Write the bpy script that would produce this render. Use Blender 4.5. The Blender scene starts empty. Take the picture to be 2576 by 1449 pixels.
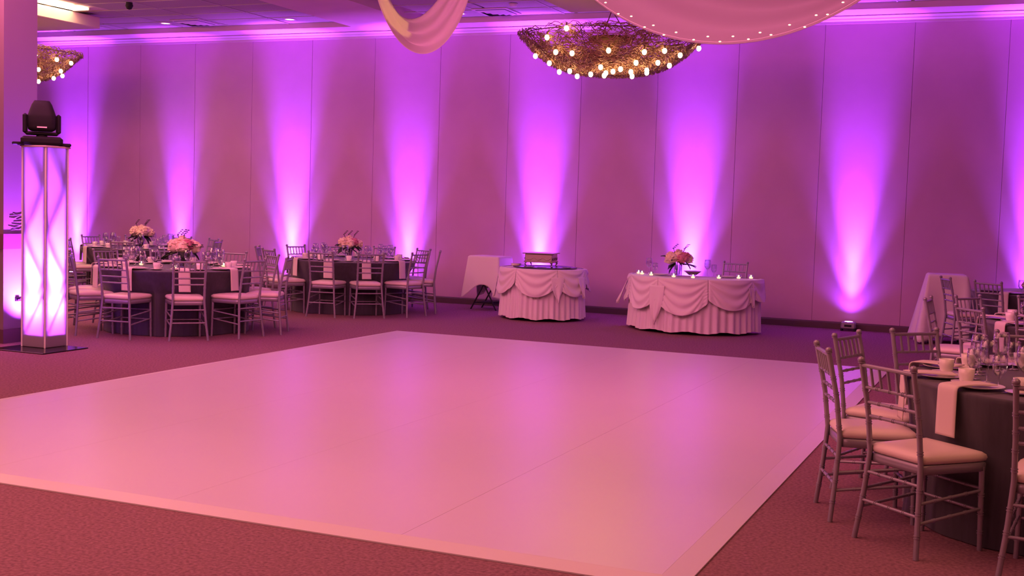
import bpy, math, random
from mathutils import Vector, Matrix, noise
random.seed(7)
PI = math.pi
sc = bpy.context.scene
col = sc.collection

# ------------------------------------------------------------------ camera
EYE = 1.62
RT = (0.0, 0.0, 0.0)
def cam_axes(p, r, y):
    cy, sy, cp, sp = math.cos(y), math.sin(y), math.cos(p), math.sin(p)
    f = Vector((sy*cp, cy*cp, -sp)); rt = Vector((cy, -sy, 0)); up = rt.cross(f)
    rt2 = math.cos(r)*rt + math.sin(r)*up; up2 = -math.sin(r)*rt + math.cos(r)*up
    return rt2, up2, f
_r, _u, _f = cam_axes(.0679798, .0311059, -.4028879)
cd = bpy.data.cameras.new('camera'); cam = bpy.data.objects.new('camera', cd); col.objects.link(cam)
M = Matrix((( _r.x, _u.x, -_f.x), (_r.y, _u.y, -_f.y), (_r.z, _u.z, -_f.z))).to_4x4()
M.translation = Vector((0, 0, EYE)); cam.matrix_world = M
cd.sensor_width = 36; cd.lens = 3035/2576*36; cd.clip_end = 100; cd.clip_start = .05
sc.camera = cam

# ------------------------------------------------------------------ world, light, exposure
w = bpy.data.worlds.new('world'); sc.world = w; w.use_nodes = True
w.node_tree.nodes['Background'].inputs[0].default_value = (1, .35, .5, 1)
w.node_tree.nodes['Background'].inputs[1].default_value = .05
sc.view_settings.view_transform = 'Standard'; sc.view_settings.look = 'None'
sc.view_settings.exposure = 0; sc.view_settings.gamma = 1; sc.view_settings.use_curve_mapping = False
sc.cycles.use_denoising = True
sc.cycles.max_bounces = 6; sc.cycles.diffuse_bounces = 3; sc.cycles.glossy_bounces = 3
sc.cycles.transmission_bounces = 6; sc.cycles.transparent_max_bounces = 12
sc.cycles.sample_clamp_indirect = 4; sc.cycles.caustics_reflective = False; sc.cycles.caustics_refractive = False

PINK = (1.0, .30, .30)
WARM = (1.0, .40, .20)
VIOLET = (.40, .055, 1.0)
UPX = [-16.5, -14.1, -11.72, -9.44, -7.1, -4.66, -2.28, .12]
# strength of each LED uplight as the photograph shows them
UPW = [1.2, .55, 1.25, .85, 1.1, 1.1, .8, 1.0]
def light(kind, name, loc, energy, color, **kw):
    l = bpy.data.lights.new(name, kind); l.energy = energy; l.color = color
    for k, v in kw.items(): setattr(l, k, v)
    o = bpy.data.objects.new(name, l); o.location = loc; col.objects.link(o); return o
def aim(o, d): o.rotation_euler = Vector(d).to_track_quat('-Z', 'Y').to_euler()
def ambient_fill(x, y, sx, sy, e, c):  # added area light out of view, fills the room's ambient level
    o = light('AREA', 'ambient_fill_light', (x, y, 4.22), e, c, shape='RECTANGLE', size=sx, size_y=sy)
    aim(o, (0, 0, -1)); return o
ambient_fill(-8.5, 4.0, 9, 5, 370, PINK)
ambient_fill(-12.5, 11.0, 3.2, 5, 150, PINK)
ambient_fill(-3.4, 5.5, 3.6, 4.5, 150, PINK)
ambient_fill(1.6, 4.5, 2.6, 5, 60, WARM)
ambient_fill(-6.5, -1.5, 7, 4, 290, PINK)
for x, e in ((-14.5, 130), (-8.5, 150), (-2.5, 150)):      # unseen magenta fill added to brighten the back half of the room
    o = light('AREA', 'back_fill_light', (x, 8.6, 4.15), e, (1, .21, .46), shape='RECTANGLE', size=4.5, size_y=.8); aim(o, (0, 1, -.42))
UY = 17.56      # a narrow hot centre, a softer body and a weak spill, as the LED pars throw them
for x, k in zip(UPX, UPW):
    for nm, deg, e, ty in (('uplight_core', 19, 1500, .02), ('uplight_beam', 27, 6000, .04), ('uplight_body', 54, 1000, .03), ('uplight_spill', 130, 60, 0)):
        o = light('SPOT', nm, (x, UY, .17), e*k, (.42, .018, 1) if nm == 'uplight_core' else (.40, .08, 1) if nm == 'uplight_body' else VIOLET, spot_size=math.radians(deg), spot_blend=1.0, shadow_soft_size=.04)
        aim(o, (0, ty, 1))

# ------------------------------------------------------------------ materials
def mat(name, color, rough=.6, metal=0.0, spec=.5, emit=None, es=0, bump=None, var=None, trans=0, alpha=1, coat=0, sheen=0, ior=None):
    m = bpy.data.materials.new(name); m.use_nodes = True
    nt = m.node_tree; b = nt.nodes['Principled BSDF']
    b.inputs['Base Color'].default_value = (*color, 1); b.inputs['Roughness'].default_value = rough
    b.inputs['Metallic'].default_value = metal; b.inputs['Specular IOR Level'].default_value = spec
    if trans: b.inputs['Transmission Weight'].default_value = trans
    if ior: b.inputs['IOR'].default_value = ior
    if alpha < 1: b.inputs['Alpha'].default_value = alpha
    if coat: b.inputs['Coat Weight'].default_value = coat; b.inputs['Coat Roughness'].default_value = .15
    if sheen: b.inputs['Sheen Weight'].default_value = sheen
    if emit: b.inputs['Emission Color'].default_value = (*emit, 1); b.inputs['Emission Strength'].default_value = es
    tc = None
    if bump or var:
        tc = nt.nodes.new('ShaderNodeTexCoord')
    if var:      # (scale, amount, stretch)
        s, amt = var[0], var[1]
        mp = nt.nodes.new('ShaderNodeMapping'); nt.links.new(tc.outputs['Object'], mp.inputs[0])
        mp.inputs['Scale'].default_value = var[2] if len(var) > 2 else (1, 1, 1)
        n = nt.nodes.new('ShaderNodeTexNoise'); n.inputs['Scale'].default_value = s; n.inputs['Detail'].default_value = 4
        nt.links.new(mp.outputs[0], n.inputs['Vector'])
        r = nt.nodes.new('ShaderNodeMapRange'); r.inputs['From Min'].default_value = .3; r.inputs['From Max'].default_value = .7
        r.inputs['To Min'].default_value = 1-amt; r.inputs['To Max'].default_value = 1+amt
        nt.links.new(n.outputs['Fac'], r.inputs['Value'])
        mx = nt.nodes.new('ShaderNodeVectorMath'); mx.operation = 'SCALE'; mx.inputs[0].default_value = color
        nt.links.new(r.outputs[0], mx.inputs['Scale']); nt.links.new(mx.outputs[0], b.inputs['Base Color'])
    if bump:
        n = nt.nodes.new('ShaderNodeTexNoise'); n.inputs['Scale'].default_value = bump[0]; n.inputs['Detail'].default_value = 3
        nt.links.new(tc.outputs['Object'], n.inputs['Vector'])
        bp = nt.nodes.new('ShaderNodeBump'); bp.inputs['Strength'].default_value = bump[1]; bp.inputs['Distance'].default_value = .004
        nt.links.new(n.outputs['Fac'], bp.inputs['Height']); nt.links.new(bp.outputs[0], b.inputs['Normal'])
    return m
CARPET = mat('carpet', (.24, .125, .145), .95, spec=.1, var=(55, .30), bump=(260, .6))
WALLM = mat('wall_fabric', (.58, .34, .55), .8, spec=.2, var=(1.3, .05), bump=(240, .25))
WALLD = mat('wall_backing', (.48, .28, .45), .9)
PLASTER = mat('ceiling_plaster', (.64, .44, .50), .85, spec=.2, var=(2, .03))
TILE = mat('ceiling_tile', (.40, .32, .34), .95, spec=.1, var=(70, .12))
TBAR = mat('ceiling_grid', (.45, .38, .40), .6)
TRIM = mat('crown_trim', (.58, .42, .52), .5)
BASEB = mat('baseboard_vinyl', (.10, .05, .06), .5)
FLOORW = mat('white_vinyl', (.64, .62, .63), .30, spec=.6, var=(.9, .015))
FLOORT = mat('white_edge_trim', (.66, .64, .63), .38, spec=.5)
COLM = mat('column_paint', (.21, .16, .165), .8, spec=.2, bump=(90, .2))
BLACK = mat('black_plastic', (.012, .010, .014), .6, spec=.25)
GLOSSB = mat('black_steel_plate', (.015, .012, .018), .18, metal=.3)
SILVER = mat('silver_resin', (.30, .28, .34), .34, metal=.35, spec=.6)
IVORY = mat('ivory_vinyl', (.78, .70, .62), .42, spec=.5)
CHAR = mat('charcoal_linen', (.050, .046, .060), .75, spec=.3, var=(30, .15, (1, 1, .1)), sheen=.3)
WHITEC = mat('white_linen', (.80, .74, .76), .75, spec=.3, bump=(300, .1))
CHINA = mat('white_china', (.86, .82, .78), .18, spec=.6)
NAPK = mat('napkin_linen', (.74, .66, .62), .8)
STEEL = mat('cutlery_steel', (.75, .72, .70), .18, metal=1)
CREAM = mat('cream_petal', (.86, .70, .52), .7, var=(40, .1))
ROSE = mat('rose_petal', (.58, .20, .26), .6, var=(30, .15))
LEAF = mat('dark_leaf', (.03, .045, .03), .6)
TWIG = mat('dark_twig', (.05, .03, .03), .7)
WAX = mat('candle_wax', (.95, .85, .7), .5, emit=(1, .62, .30), es=2)
FLAME = mat('flame', (1, .8, .5), .5, emit=(1, .72, .38), es=60)
BULB = mat('bulb_glow', (1, .8, .5), .4, emit=(1, .62, .28), es=26)
TINYB = mat('fairy_bulb', (1, .8, .5), .4, emit=(1, .50, .26), es=4)
GOLDW = mat('bronze_wire', (.42, .23, .15), .45, metal=.35)
BRONZE = mat('dark_bronze', (.16, .08, .04), .45, metal=.6)
TUBE = mat('cove_lamp', (1, .9, .7), .4, emit=(1, .66, .27), es=14)
DOWN = mat('downlight_lens', (1, .9, .8), .4, emit=(1, .60, .42), es=5)
LENS = mat('uplight_lens', (.8, .3, 1), .3, emit=(.75, .25, 1), es=6)
ORNSIL = mat('ornate_silver', (.50, .42, .42), .3, metal=.9)
CASE = mat('lamp_case', (.35, .33, .36), .4, metal=.3)
BAND = mat('chair_rail_wood', (.16, .07, .09), .5)
MOTIF = mat('motif_paint', (.22, .12, .22), .7)
AMBER = mat('amber_glass', (.9, .45, .12), .1, trans=.6, ior=1.45)
DARKTR = mat('dark_tray', (.03, .02, .035), .3)
FLAP = mat('post_trim', (.55, .45, .45), .5)
def sheer_mat(name, color, t, rough=.8):
    m = bpy.data.materials.new(name); m.use_nodes = True; nt = m.node_tree; nt.nodes.clear()
    out = nt.nodes.new('ShaderNodeOutputMaterial'); a = nt.nodes.new('ShaderNodeAddShader')
    mx = nt.nodes.new('ShaderNodeMixShader'); d = nt.nodes.new('ShaderNodeBsdfDiffuse'); tl = nt.nodes.new('ShaderNodeBsdfTranslucent')
    d.inputs[0].default_value = (*color, 1); tl.inputs[0].default_value = (*color, 1); mx.inputs[0].default_value = t
    nt.links.new(d.outputs[0], mx.inputs[1]); nt.links.new(tl.outputs[0], mx.inputs[2]); nt.links.new(mx.outputs[0], out.inputs[0])
    return m
def glass_mat(name, tint, gl):
    m = bpy.data.materials.new(name); m.use_nodes = True; nt = m.node_tree; nt.nodes.clear()
    out = nt.nodes.new('ShaderNodeOutputMaterial'); mx = nt.nodes.new('ShaderNodeMixShader'); t = nt.nodes.new('ShaderNodeBsdfTransparent'); g = nt.nodes.new('ShaderNodeBsdfGlossy')
    lw = nt.nodes.new('ShaderNodeLayerWeight'); lw.inputs[0].default_value = gl; t.inputs[0].default_value = (*tint, 1); g.inputs['Roughness'].default_value = .06; g.inputs[0].default_value = (.95, .95, 1, 1)
    nt.links.new(lw.outputs['Facing'], mx.inputs[0]); nt.links.new(t.outputs[0], mx.inputs[1]); nt.links.new(g.outputs[0], mx.inputs[2]); nt.links.new(mx.outputs[0], out.inputs[0])
    return m
GLASS = glass_mat('clear_glass', (.93, .93, .96), .28)
SHEER = sheer_mat('sheer_fabric', (.40, .36, .36), .45)
SHEERB = sheer_mat('sheer_fabric_lightened', (.88, .80, .80), .45)  # same sheer, colour lightened because less light reaches the narrow swag
SCRIM = sheer_mat('stretch_scrim', (.62, .60, .70), .75)

# ------------------------------------------------------------------ mesh builder
class MB:
    def __init__(s): s.v = []; s.f = []; s.s = []
    def add(s, vs, fs, smooth=False):
        n = len(s.v); s.v += [tuple(v) for v in vs]; s.f += [tuple(i+n for i in f) for f in fs]; s.s += [smooth]*len(fs); return s
    def box(s, x0, x1, y0, y1, z0, z1):
        vs = [(x, y, z) for x in (x0, x1) for y in (y0, y1) for z in (z0, z1)]
        return s.add(vs, [(0, 1, 3, 2), (4, 6, 7, 5), (0, 4, 5, 1), (2, 3, 7, 6), (0, 2, 6, 4), (1, 5, 7, 3)])
    def bbox(s, x0, x1, y0, y1, z0, z1, b):   # box with chamfered edges
        def ring(z, i): return [(x0+i, y0, z), (x1-i, y0, z), (x1, y0+i, z), (x1, y1-i, z), (x1-i, y1, z), (x0+i, y1, z), (x0, y1-i, z), (x0, y0+i, z)]
        def ring2(z):
            return [(x0+b, y0+b, z), (x1-b, y0+b, z), (x1-b, y0+b, z), (x1-b, y1-b, z), (x1-b, y1-b, z), (x0+b, y1-b, z), (x0+b, y1-b, z), (x0+b, y0+b, z)]
        R = [ring2(z0), ring(z0+b, b), ring(z1-b, b), ring2(z1)]
        vs = sum(R, []); fs = []
        for k in range(3):
            for j in range(8):
                a, c = k*8+j, k*8+(j+1) % 8; fs.append((a, c, c+8, a+8))
        fs.append(tuple(range(7, -1, -1))); fs.append(tuple(24+j for j in range(8)))
        return s.add(vs, fs)
    def tube(s, pts, rad, n=8, cap=True):
        pts = [Vector(p) for p in pts]
        if not hasattr(rad, '__len__'): rad = [rad]*len(pts)
        rings = []; prev = None
        for i, p in enumerate(pts):
            d = (pts[min(i+1, len(pts)-1)]-pts[max(i-1, 0)])
            if d.length < 1e-9: d = prev or Vector((0, 0, 1))
            d = d.normalized(); prev = d
            a = Vector((0, 0, 1)) if abs(d.z) < .9 else Vector((1, 0, 0))
            x = d.cross(a).normalized(); y = d.cross(x)
            rings.append([p+rad[i]*(math.cos(2*PI*k/n)*x+math.sin(2*PI*k/n)*y) for k in range(n)])
        vs = sum(rings, []); fs = []
        for i in range(len(pts)-1):
            for k in range(n):
                a, c = i*n+k, i*n+(k+1) % n; fs.append((a, c, c+n, a+n))
        s.add(vs, fs, True)
        if cap:
            L = (len(pts)-1)*n; s.add(rings[0], [tuple(range(n))]); s.add(rings[-1], [tuple(range(n-1, -1, -1))])
        return s
    def lathe(s, prof, n=20, c=(0, 0, 0), smooth=True, arc=None):
        vs = []; fs = []; m = len(prof)
        for r, z in prof:
            for k in range(n):
                t = 2*PI*k/n; vs.append((c[0]+r*math.cos(t), c[1]+r*math.sin(t), c[2]+z))
        for i in range(m-1):
            for k in range(n):
                a, b = i*n+k, i*n+(k+1) % n; fs.append((a, b, b+n, a+n))
        return s.add(vs, fs, smooth)
    def ball(s, c, r, n=10, sz=(1, 1, 1)):
        m = max(4, n//2+1); prof = []
        vs = [(c[0], c[1], c[2]-r*sz[2])]
        for i in range(1, m):
            t = PI*i/m-PI/2
            for k in range(n):
                a = 2*PI*k/n; vs.append((c[0]+r*sz[0]*math.cos(t)*math.cos(a), c[1]+r*sz[1]*math.cos(t)*math.sin(a), c[2]+r*sz[2]*math.sin(t)))
        vs.append((c[0], c[1], c[2]+r*sz[2])); fs = []
        for k in range(n): fs.append((0, 1+(k+1) % n, 1+k))
        for i in range(m-2):
            for k in range(n):
                a, b = 1+i*n+k, 1+i*n+(k+1) % n; fs.append((a, b, b+n, a+n))
        L = len(vs)-1
        for k in range(n): fs.append((L, L-n+k, L-n+(k+1) % n))
        return s.add(vs, fs, True)
    def grid(s, fn, nu, nv, closed=False, smooth=True):
        vs = [fn(i/nu, j/nv) for j in range(nv+1) for i in range(nu+(0 if closed else 1))]
        W = nu if closed else nu+1; fs = []
        for j in range(nv):
            for i in range(nu):
                a = j*W+i; b = j*W+(i+1) % W; fs.append((a, b, b+W, a+W))
        return s.add(vs, fs, smooth)
    def build(s, name, m, parent=None, thick=0):
        me = bpy.data.meshes.new(name); me.from_pydata(s.v, [], s.f); me.materials.append(m)
        me.polygons.foreach_set('use_smooth', s.s); me.update()
        o = bpy.data.objects.new(name, me); col.objects.link(o)
        if parent: o.parent = parent
        if thick:
            md = o.modifiers.new('cloth thickness', 'SOLIDIFY'); md.thickness = thick; md.offset = 0
        return o
def tag(o, label=None, cat=None, group=None, kind=None):
    if label: o['label'] = label
    if cat: o['category'] = cat
    if group: o['group'] = group
    if kind: o['kind'] = kind
    return o
def empty(name, loc=(0, 0, 0), rz=0):
    o = bpy.data.objects.new(name, None); o.empty_display_size = .1; col.objects.link(o)
    o.location = loc; o.rotation_euler = (0, 0, rz); return o
def kids(o): return [c for c in col.objects if c.parent == o]
def template(root):
    """remember the tree below a prototype so that copies stay cheap"""
    return (root, [(c, kids(c)) for c in kids(root)])
def dup(tp, loc, rz=0, label=None, group=None, first=False):
    root, ch = tp
    if first: r = root
    else:
        r = root.copy(); col.objects.link(r)
        for c, gs in ch:
            k = c.copy(); col.objects.link(k); k.parent = r
            for g in gs:
                q = g.copy(); col.objects.link(q); q.parent = k
    r.location = loc; r.rotation_euler = (0, 0, rz)
    if label: r['label'] = label
    if group: r['group'] = group
    return r
def struct(o): o['kind'] = 'structure'; return o

# ------------------------------------------------------------------ the room
WY = 17.72
struct(MB().box(-24, 5, -6, 18.2, -.12, 0).build('floor', CARPET))
wb = struct(MB().box(-24, 5, WY+.02, 18.2, 0, 5.0).build('wall_back', WALLD))
X0 = -.38-1.222*19
px = []
me_panel = None
for k in range(24):
    a = X0+1.222*k
    if a > 4.0: break
    if me_panel is None:
        p = MB().bbox(.0015, 1.2205, WY, WY+.04, .10, 4.34, .004).build('wall_panel', WALLM, wb); me_panel = p
    else:
        p = me_panel.copy(); col.objects.link(p); p.parent = wb
    p.location = (a, 0, 0)
struct(MB().box(-24, -23.8, -6, WY, 0, 4.4).build('wall_left', WALLM))
struct(MB().box(4.6, 4.8, -6, WY, 0, 4.4).build('wall_right', WALLM))
struct(MB().box(-24, 5, -6.2, -6, 0, 4.4).build('wall_front', WALLM))
def prof_strip(prof, x0, x1):
    vs = [(x, y, z) for x in (x0, x1) for y, z in prof]; n = len(prof)
    return MB().add(vs, [(i, (i+1) % n, (i+1) % n+n, i+n) for i in range(n)]+[tuple(range(n-1, -1, -1)), tuple(range(n, 2*n))])
struct(prof_strip([(WY+.01, 0), (WY-.022, 0), (WY-.022, .085), (WY-.012, .10), (WY+.01, .10)], -23.8, 4.6).build('baseboard_back', BASEB))
struct(prof_strip([(WY+.02, 4.33), (WY-.012, 4.33), (WY-.014, 4.365), (WY-.035, 4.385), (WY-.04, 4.40), (WY-.075, 4.425), (WY-.075, 4.435), (WY+.02, 4.435)], -23.8, 4.6).build('trim_1', TRIM))
# plaster soffit along the wall and the beam that runs from it
so = struct(MB().box(-24, 5, 17.17, 17.74, 4.44, 4.75).build('ceiling', PLASTER))
so2 = MB().box(-10.30, -9.0, 2, 17.17, 4.44, 4.75).build('ceiling_beam', PLASTER, so)
MB().box(-24, 5, -6.2, 17.2, 4.66, 4.8).build('ceiling_slab', PLASTER, so)
# lay-in tiles with a grid of bars, in the two bays the camera sees
TX, TY, TZ = 1.20, .605, 4.52
tile0 = None
def tile_bay(x0, x1, y1, rows):
    global tile0
    x = x1
    while x-TX >= x0-.3:
        for j in range(rows):
            y = y1-TY*(j+1)
            wx = min(TX, x-x0)
            if wx < .2: continue
            if tile0 is None:
                t = MB().bbox(.02, TX-.02, .02, TY-.02, TZ+.008, TZ+.03, .006).build('ceiling_tile', TILE, so); tile0 = t
            else:
                t = tile0.copy(); col.objects.link(t); t.parent = so
            t.location = (x-wx, y, 0); t.scale = (wx/TX, 1, 1)
        x -= TX
tile_bay(-13.65, -10.30, 17.17, 9)
tile_bay(-9.0, 2.0, 17.17, 8)
tile_bay(-20.0, -13.65, 17.17, 3)
bars = MB()
for (a, b, c, d) in ((-20, -10.3, 11.6, 17.17), (-9.0, 4.6, 11.6, 17.17)):
    y = 17.17
    while y > c: bars.box(a, b, y-.012, y+.012, TZ, TZ+.02); y -= TY
    x = (-10.3 if a < -15 else 3.0)
    while x > a:
        if not (a < -15 and -14.45 < x < -13.7): bars.box(x-.012, x+.012, c, d, TZ, TZ+.02)
        x -= TX
bars.build('ceiling_grid_bars', TBAR, so)
MB().box(-24, 5, -6.2, 11.6, 4.60, 4.66).build('ceiling_near_panel', PLASTER, so)
# islands hung below the ceiling, with a cove lamp on the flank of the left one
def island(x0, x1, y1, name):
    MB().bbox(x0, x1, 2, y1, 4.30, 4.485, .01).build(name, PLASTER, so)
island(-17.2, -14.15, 15.68, 'ceiling_island')
island(-5.97, -4.2, 15.78, 'ceiling_island')
MB().box(-14.05, -13.60, 8.5, 15.76, 4.535, 4.56).build('cove_panel', PLASTER, so)
t = empty('cove_lamp'); tag(t, 'glowing yellow cove lamp on the flank of the ceiling island by the column', 'lamp')
MB().bbox(-14.14, -13.83, 9, 15.05, 4.498, 4.53, .004).build('lamp_diffuser', TUBE, t)
MB().box(-14.15, -13.82, 15.06, 15.10, 4.49, 4.53).build('end_cap', FLAP, t)
o = light('AREA', 'cove_lamp_light', (-13.95, 12.6, 4.47), 60, (1, .55, .22), shape='RECTANGLE', size=.08, size_y=5.0)
aim(o, (.35, 0, 1))

# column on the left
XC, YC0, YC1 = -9.9, 9.56, 10.02
c0 = struct(MB().box(-10.75, XC, YC0, YC1, 0, 4.6).build('column', COLM))
MB().box(-10.765, XC+.015, YC0-.015, YC1+.015, 0, .15).build('baseboard', BASEB, c0)
MB().box(-10.762, XC+.012, YC0-.012, YC1+.012, 1.0, 1.16).build('rail_band', BAND, c0)
mo = MB()
for i in range(9):
    z = 1.20+.022*i; y0 = YC0+.06+random.random()*.12
    mo.tube([(XC+.002, y0, z), (XC+.002, y0+.05+random.random()*.08, z+.02*random.uniform(-1, 1)), (XC+.002, y0+.15, z+.03*random.random())], [.002, .004, .002], 5)
mo.build('painted_motif', MOTIF, c0)
ol = MB().box(XC, XC+.012, YC0+.16, YC0+.26, .44, .47); ol.box(XC+.012, XC+.03, YC0+.17, YC0+.22, .448, .462)
tag(ol.build('wall_hook', BLACK), 'small dark hook on the lit side of the column', 'hook')

# ------------------------------------------------------------------ dance floor
df = empty('dance_floor', (0, 0, 0)); tag(df, 'large white vinyl dance floor laid on the carpet', 'dance floor')
FX0, FX1, FY0, FY1, FZ = -7.24, -1.28, 4.95, 13.34, .022
BW = .12
xs = [FX0+BW, -6.78, -5.42, -4.06, -2.70, FX1-BW]
for a, b in zip(xs, xs[1:]):
    MB().bbox(a+.0006, b-.0006, FY0+BW, FY1-BW, .001, FZ, .0008).build('vinyl_sheet', FLOORW, df)
def ramp(p):   # four mitred edge ramps
    (ax, ay), (bx, by), (cx, cy), (dx, dy) = p
    vs = [(ax, ay, .001), (bx, by, .001), (cx, cy, .001), (dx, dy, .001), (ax, ay, .008), (bx, by, .008), (cx, cy, FZ), (dx, dy, FZ)]
    MB().add(vs, [(3, 2, 1, 0), (4, 5, 6, 7), (0, 1, 5, 4), (1, 2, 6, 5), (2, 3, 7, 6), (3, 0, 4, 7)]).build('edge_ramp', FLOORT, df)
o_, i_ = ((FX0, FY0), (FX1, FY0), (FX1, FY1), (FX0, FY1)), ((FX0+BW, FY0+BW), (FX1-BW, FY0+BW), (FX1-BW, FY1-BW), (FX0+BW, FY1-BW))
for k in range(4): ramp((o_[k], o_[(k+1) % 4], i_[(k+1) % 4], i_[k]))

# ------------------------------------------------------------------ light tower with a moving head
lt = empty('light_tower', (-9.36, 9.59, 0)); tag(lt, 'tall square light tower in glowing violet scrim beside the column', 'light tower')
S = .155
MB().bbox(-.27, .43, -.46, .17, .002, .012, .003).build('base_plate', GLOSSB, lt)
H0, H1 = .012, 2.065
tr = MB()
for sx in (-1, 1):
    for sy in (-1, 1): tr.tube([(sx*.105, sy*.105, H0), (sx*.105, sy*.105, H1-.02)], .018, 8)
z = .2
k = 0
while z < 1.95:
    for (ax, ay, bx, by) in ((-1, -1, 1, -1), (1, -1, 1, 1), (1, 1, -1, 1), (-1, 1, -1, -1)):
        if k % 2: ax, ay, bx, by = bx, by, ax, ay
        tr.tube([(ax*.105, ay*.105, z), (bx*.105, by*.105, z+.36)], .008, 6)
    z += .36; k += 1
tr.build('truss', STEEL, lt)
def scrim(u, v):
    t = u*4; e = int(t) % 4; f = t-int(t); c = [(-S, -S), (S, -S), (S, S), (-S, S), (-S, -S)]
    x = c[e][0]*(1-f)+c[e+1][0]*f; y = c[e][1]*(1-f)+c[e+1][1]*f; z = .018+v*(H1-.018)
    pull = .006*math.sin(PI*v)*math.sin(PI*f)
    n = (0, -1) if e == 0 else (1, 0) if e == 1 else (0, 1) if e == 2 else (-1, 0)
    return (x-n[0]*pull, y-n[1]*pull, z)
MB().grid(scrim, 32, 30, True, False).build('scrim', SCRIM, lt)
ed = MB()
for sx in (-1, 1):
    for sy in (-1, 1): ed.tube([(sx*S, sy*S, .014), (sx*S, sy*S, H1)], .009, 6)
ed.build('corner_seam', WHITEC, lt)
MB().bbox(-S-.02, S+.02, -S-.02, S+.02, H1, H1+.02, .004).build('top_plate', FLAP, lt)
MB().bbox(-S+.012, S-.012, -S+.012, S-.012, .013, .165, .004).build('light_blocker', FLAP, lt)  # opaque box added inside the scrim, blocks light to keep the foot dim
MB().bbox(-.07, .07, -.07, .07, .166, .21, .01).build('lamp_unit', BLACK, lt)
light('POINT', 'tower_lamp', (-9.36, 9.59, .45), 60, (.62, .07, 1.0), shadow_soft_size=.05)
o = light('SPOT', 'tower_up_lamp', (-9.36, 9.59, .26), 5000, VIOLET, spot_size=math.radians(50), spot_blend=1, shadow_soft_size=.04); aim(o, (0, 0, 1))
# purple LED beside the column that washes its flank
o = light('SPOT', 'column_uplight', (-9.61, 9.80, .08), 2400, VIOLET, spot_size=math.radians(84), spot_blend=1, shadow_soft_size=.03); aim(o, (-.30, 0, 1))

mh = empty('moving_head_light', (-9.385, 9.565, H1+.02), math.radians(45)); tag(mh, 'black moving-head stage light standing on top of the glowing tower', 'stage light')
b = MB(); b.bbox(-.15, .15, -.10, .10, .008, .085, .022); b.build('base', BLACK, mh)
for sx in (-1, 1):
    MB().bbox(sx*.165-.045, sx*.165+.045, -.05, .05, .0, .03, .008).build('foot_bracket', BLACK, mh)
y_ = MB()
for sx in (-1, 1): y_.bbox(sx*.118-.018, sx*.118+.018, -.055, .055, .115, .30, .015)
y_.bbox(-.118, .118, -.05, .05, .10, .13, .01); y_.tube([(0, 0, .08), (0, 0, .11)], .04, 12); y_.build('yoke', BLACK, mh)
def head(u, v):
    t = 2*PI*u
    prof = [(.0, .135), (.075, .137), (.098, .155), (.104, .22), (.102, .28), (.088, .335), (.072, .39), (.055, .425), (.0, .43)]
    p = v*(len(prof)-1); i = min(int(p), len(prof)-2); f = p-i
    r = prof[i][0]*(1-f)+prof[i+1][0]*f; zz = prof[i][1]*(1-f)+prof[i+1][1]*f
    q = (abs(math.cos(t))**4+abs(math.sin(t))**4)**-.25
    return (r*q*math.cos(t), .85*r*q*math.sin(t), zz)
MB().grid(head, 24, 24, True).build('head', BLACK, mh)
MB().box(-.035, .035, -.094, -.088, .165, .178).build('badge', WHITEC, mh)
for k_ in kids(mh): k_.scale = (1.35, 1.35, 1.08)

# ------------------------------------------------------------------ uplights on the floor
UL = ['behind the tower and the far left chairs', 'behind the back left round table', 'behind the chairs left of the middle round table',
      'behind the right edge of the middle round table', 'behind the silver stand table', 'behind the half-round sweetheart table',
      'on bare carpet at the foot of the back wall', 'behind the buffet table at the right edge']
up = empty('uplight'); tag(up, 'x', 'uplight', 'LED uplights along the back wall')
MB().bbox(-.10, .10, -.07, .07, .03, .13, .015).build('housing', CASE, up)
MB().lathe([(0, .134), (.055, .134), (.06, .128)], 16).build('lens', LENS, up)
for sx in (-1, 1): MB().box(sx*.09-.01, sx*.09+.01, -.08, .08, 0, .035).build('bracket', BLACK, up)
MB().box(-.05, .05, -.072, -.069, .06, .09).build('display', BLACK, up)
tp = template(up)
for i, x in enumerate(UPX):
    dup(tp, (x, UY, 0), 0, 'small silver LED uplight '+UL[i], first=(i == 0))

# ------------------------------------------------------------------ ceiling fittings
dl = empty('downlight'); tag(dl, 'x', 'downlight', 'recessed ceiling downlights')
MB().lathe([(.075, TZ-.004), (.10, TZ-.006), (.11, TZ+.002), (.11, TZ+.01)], 24).build('trim_ring', TRIM, dl)
MB().lathe([(0, TZ+.001), (.077, TZ+.001)], 24).build('lens', DOWN, dl)
tp = template(dl)
for i, (x, y, lb) in enumerate(((-13.64, 16.68, 'left of the ceiling vent above the far left wall'), (-11.2, 16.75, 'beside the ceiling beam'), (-8.17, 16.80, 'just right of the hanging narrow swag'))):
    dup(tp, (x, y, 0), 0, 'round lit recessed downlight '+lb, first=(i == 0))
vt = empty('ceiling_vent'); tag(vt, 'x', 'vent', 'square ceiling vents')
fr = MB()
fr.bbox(-.29, .29, -.29, .29, TZ-.012, TZ+.006, .004); fr.build('frame', TRIM, vt)
for q, r in enumerate((.23, .16, .09)):
    m_ = MB(); z0 = TZ-.018-.006*q
    vs = []
    for rr, zz in ((r, z0), (r-.05, z0-.022)): vs += [(-rr, -rr, zz), (rr, -rr, zz), (rr, rr, zz), (-rr, rr, zz)]
    m_.add(vs, [(i, (i+1) % 4, (i+1) % 4+4, i+4) for i in range(4)]); m_.build('louvre', TRIM, vt)
MB().box(-.24, .24, -.24, .24, TZ-.016, TZ-.013).build('dark_throat', BLACK, vt)
tp = template(vt)
dup(tp, (-13.02, 16.66, 0), 0, 'square white louvred vent between two downlights at the far left', first=True)
dup(tp, (-7.52, 16.72, 0), 0, 'square white louvred vent with dark throat right of the narrow swag')
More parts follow.
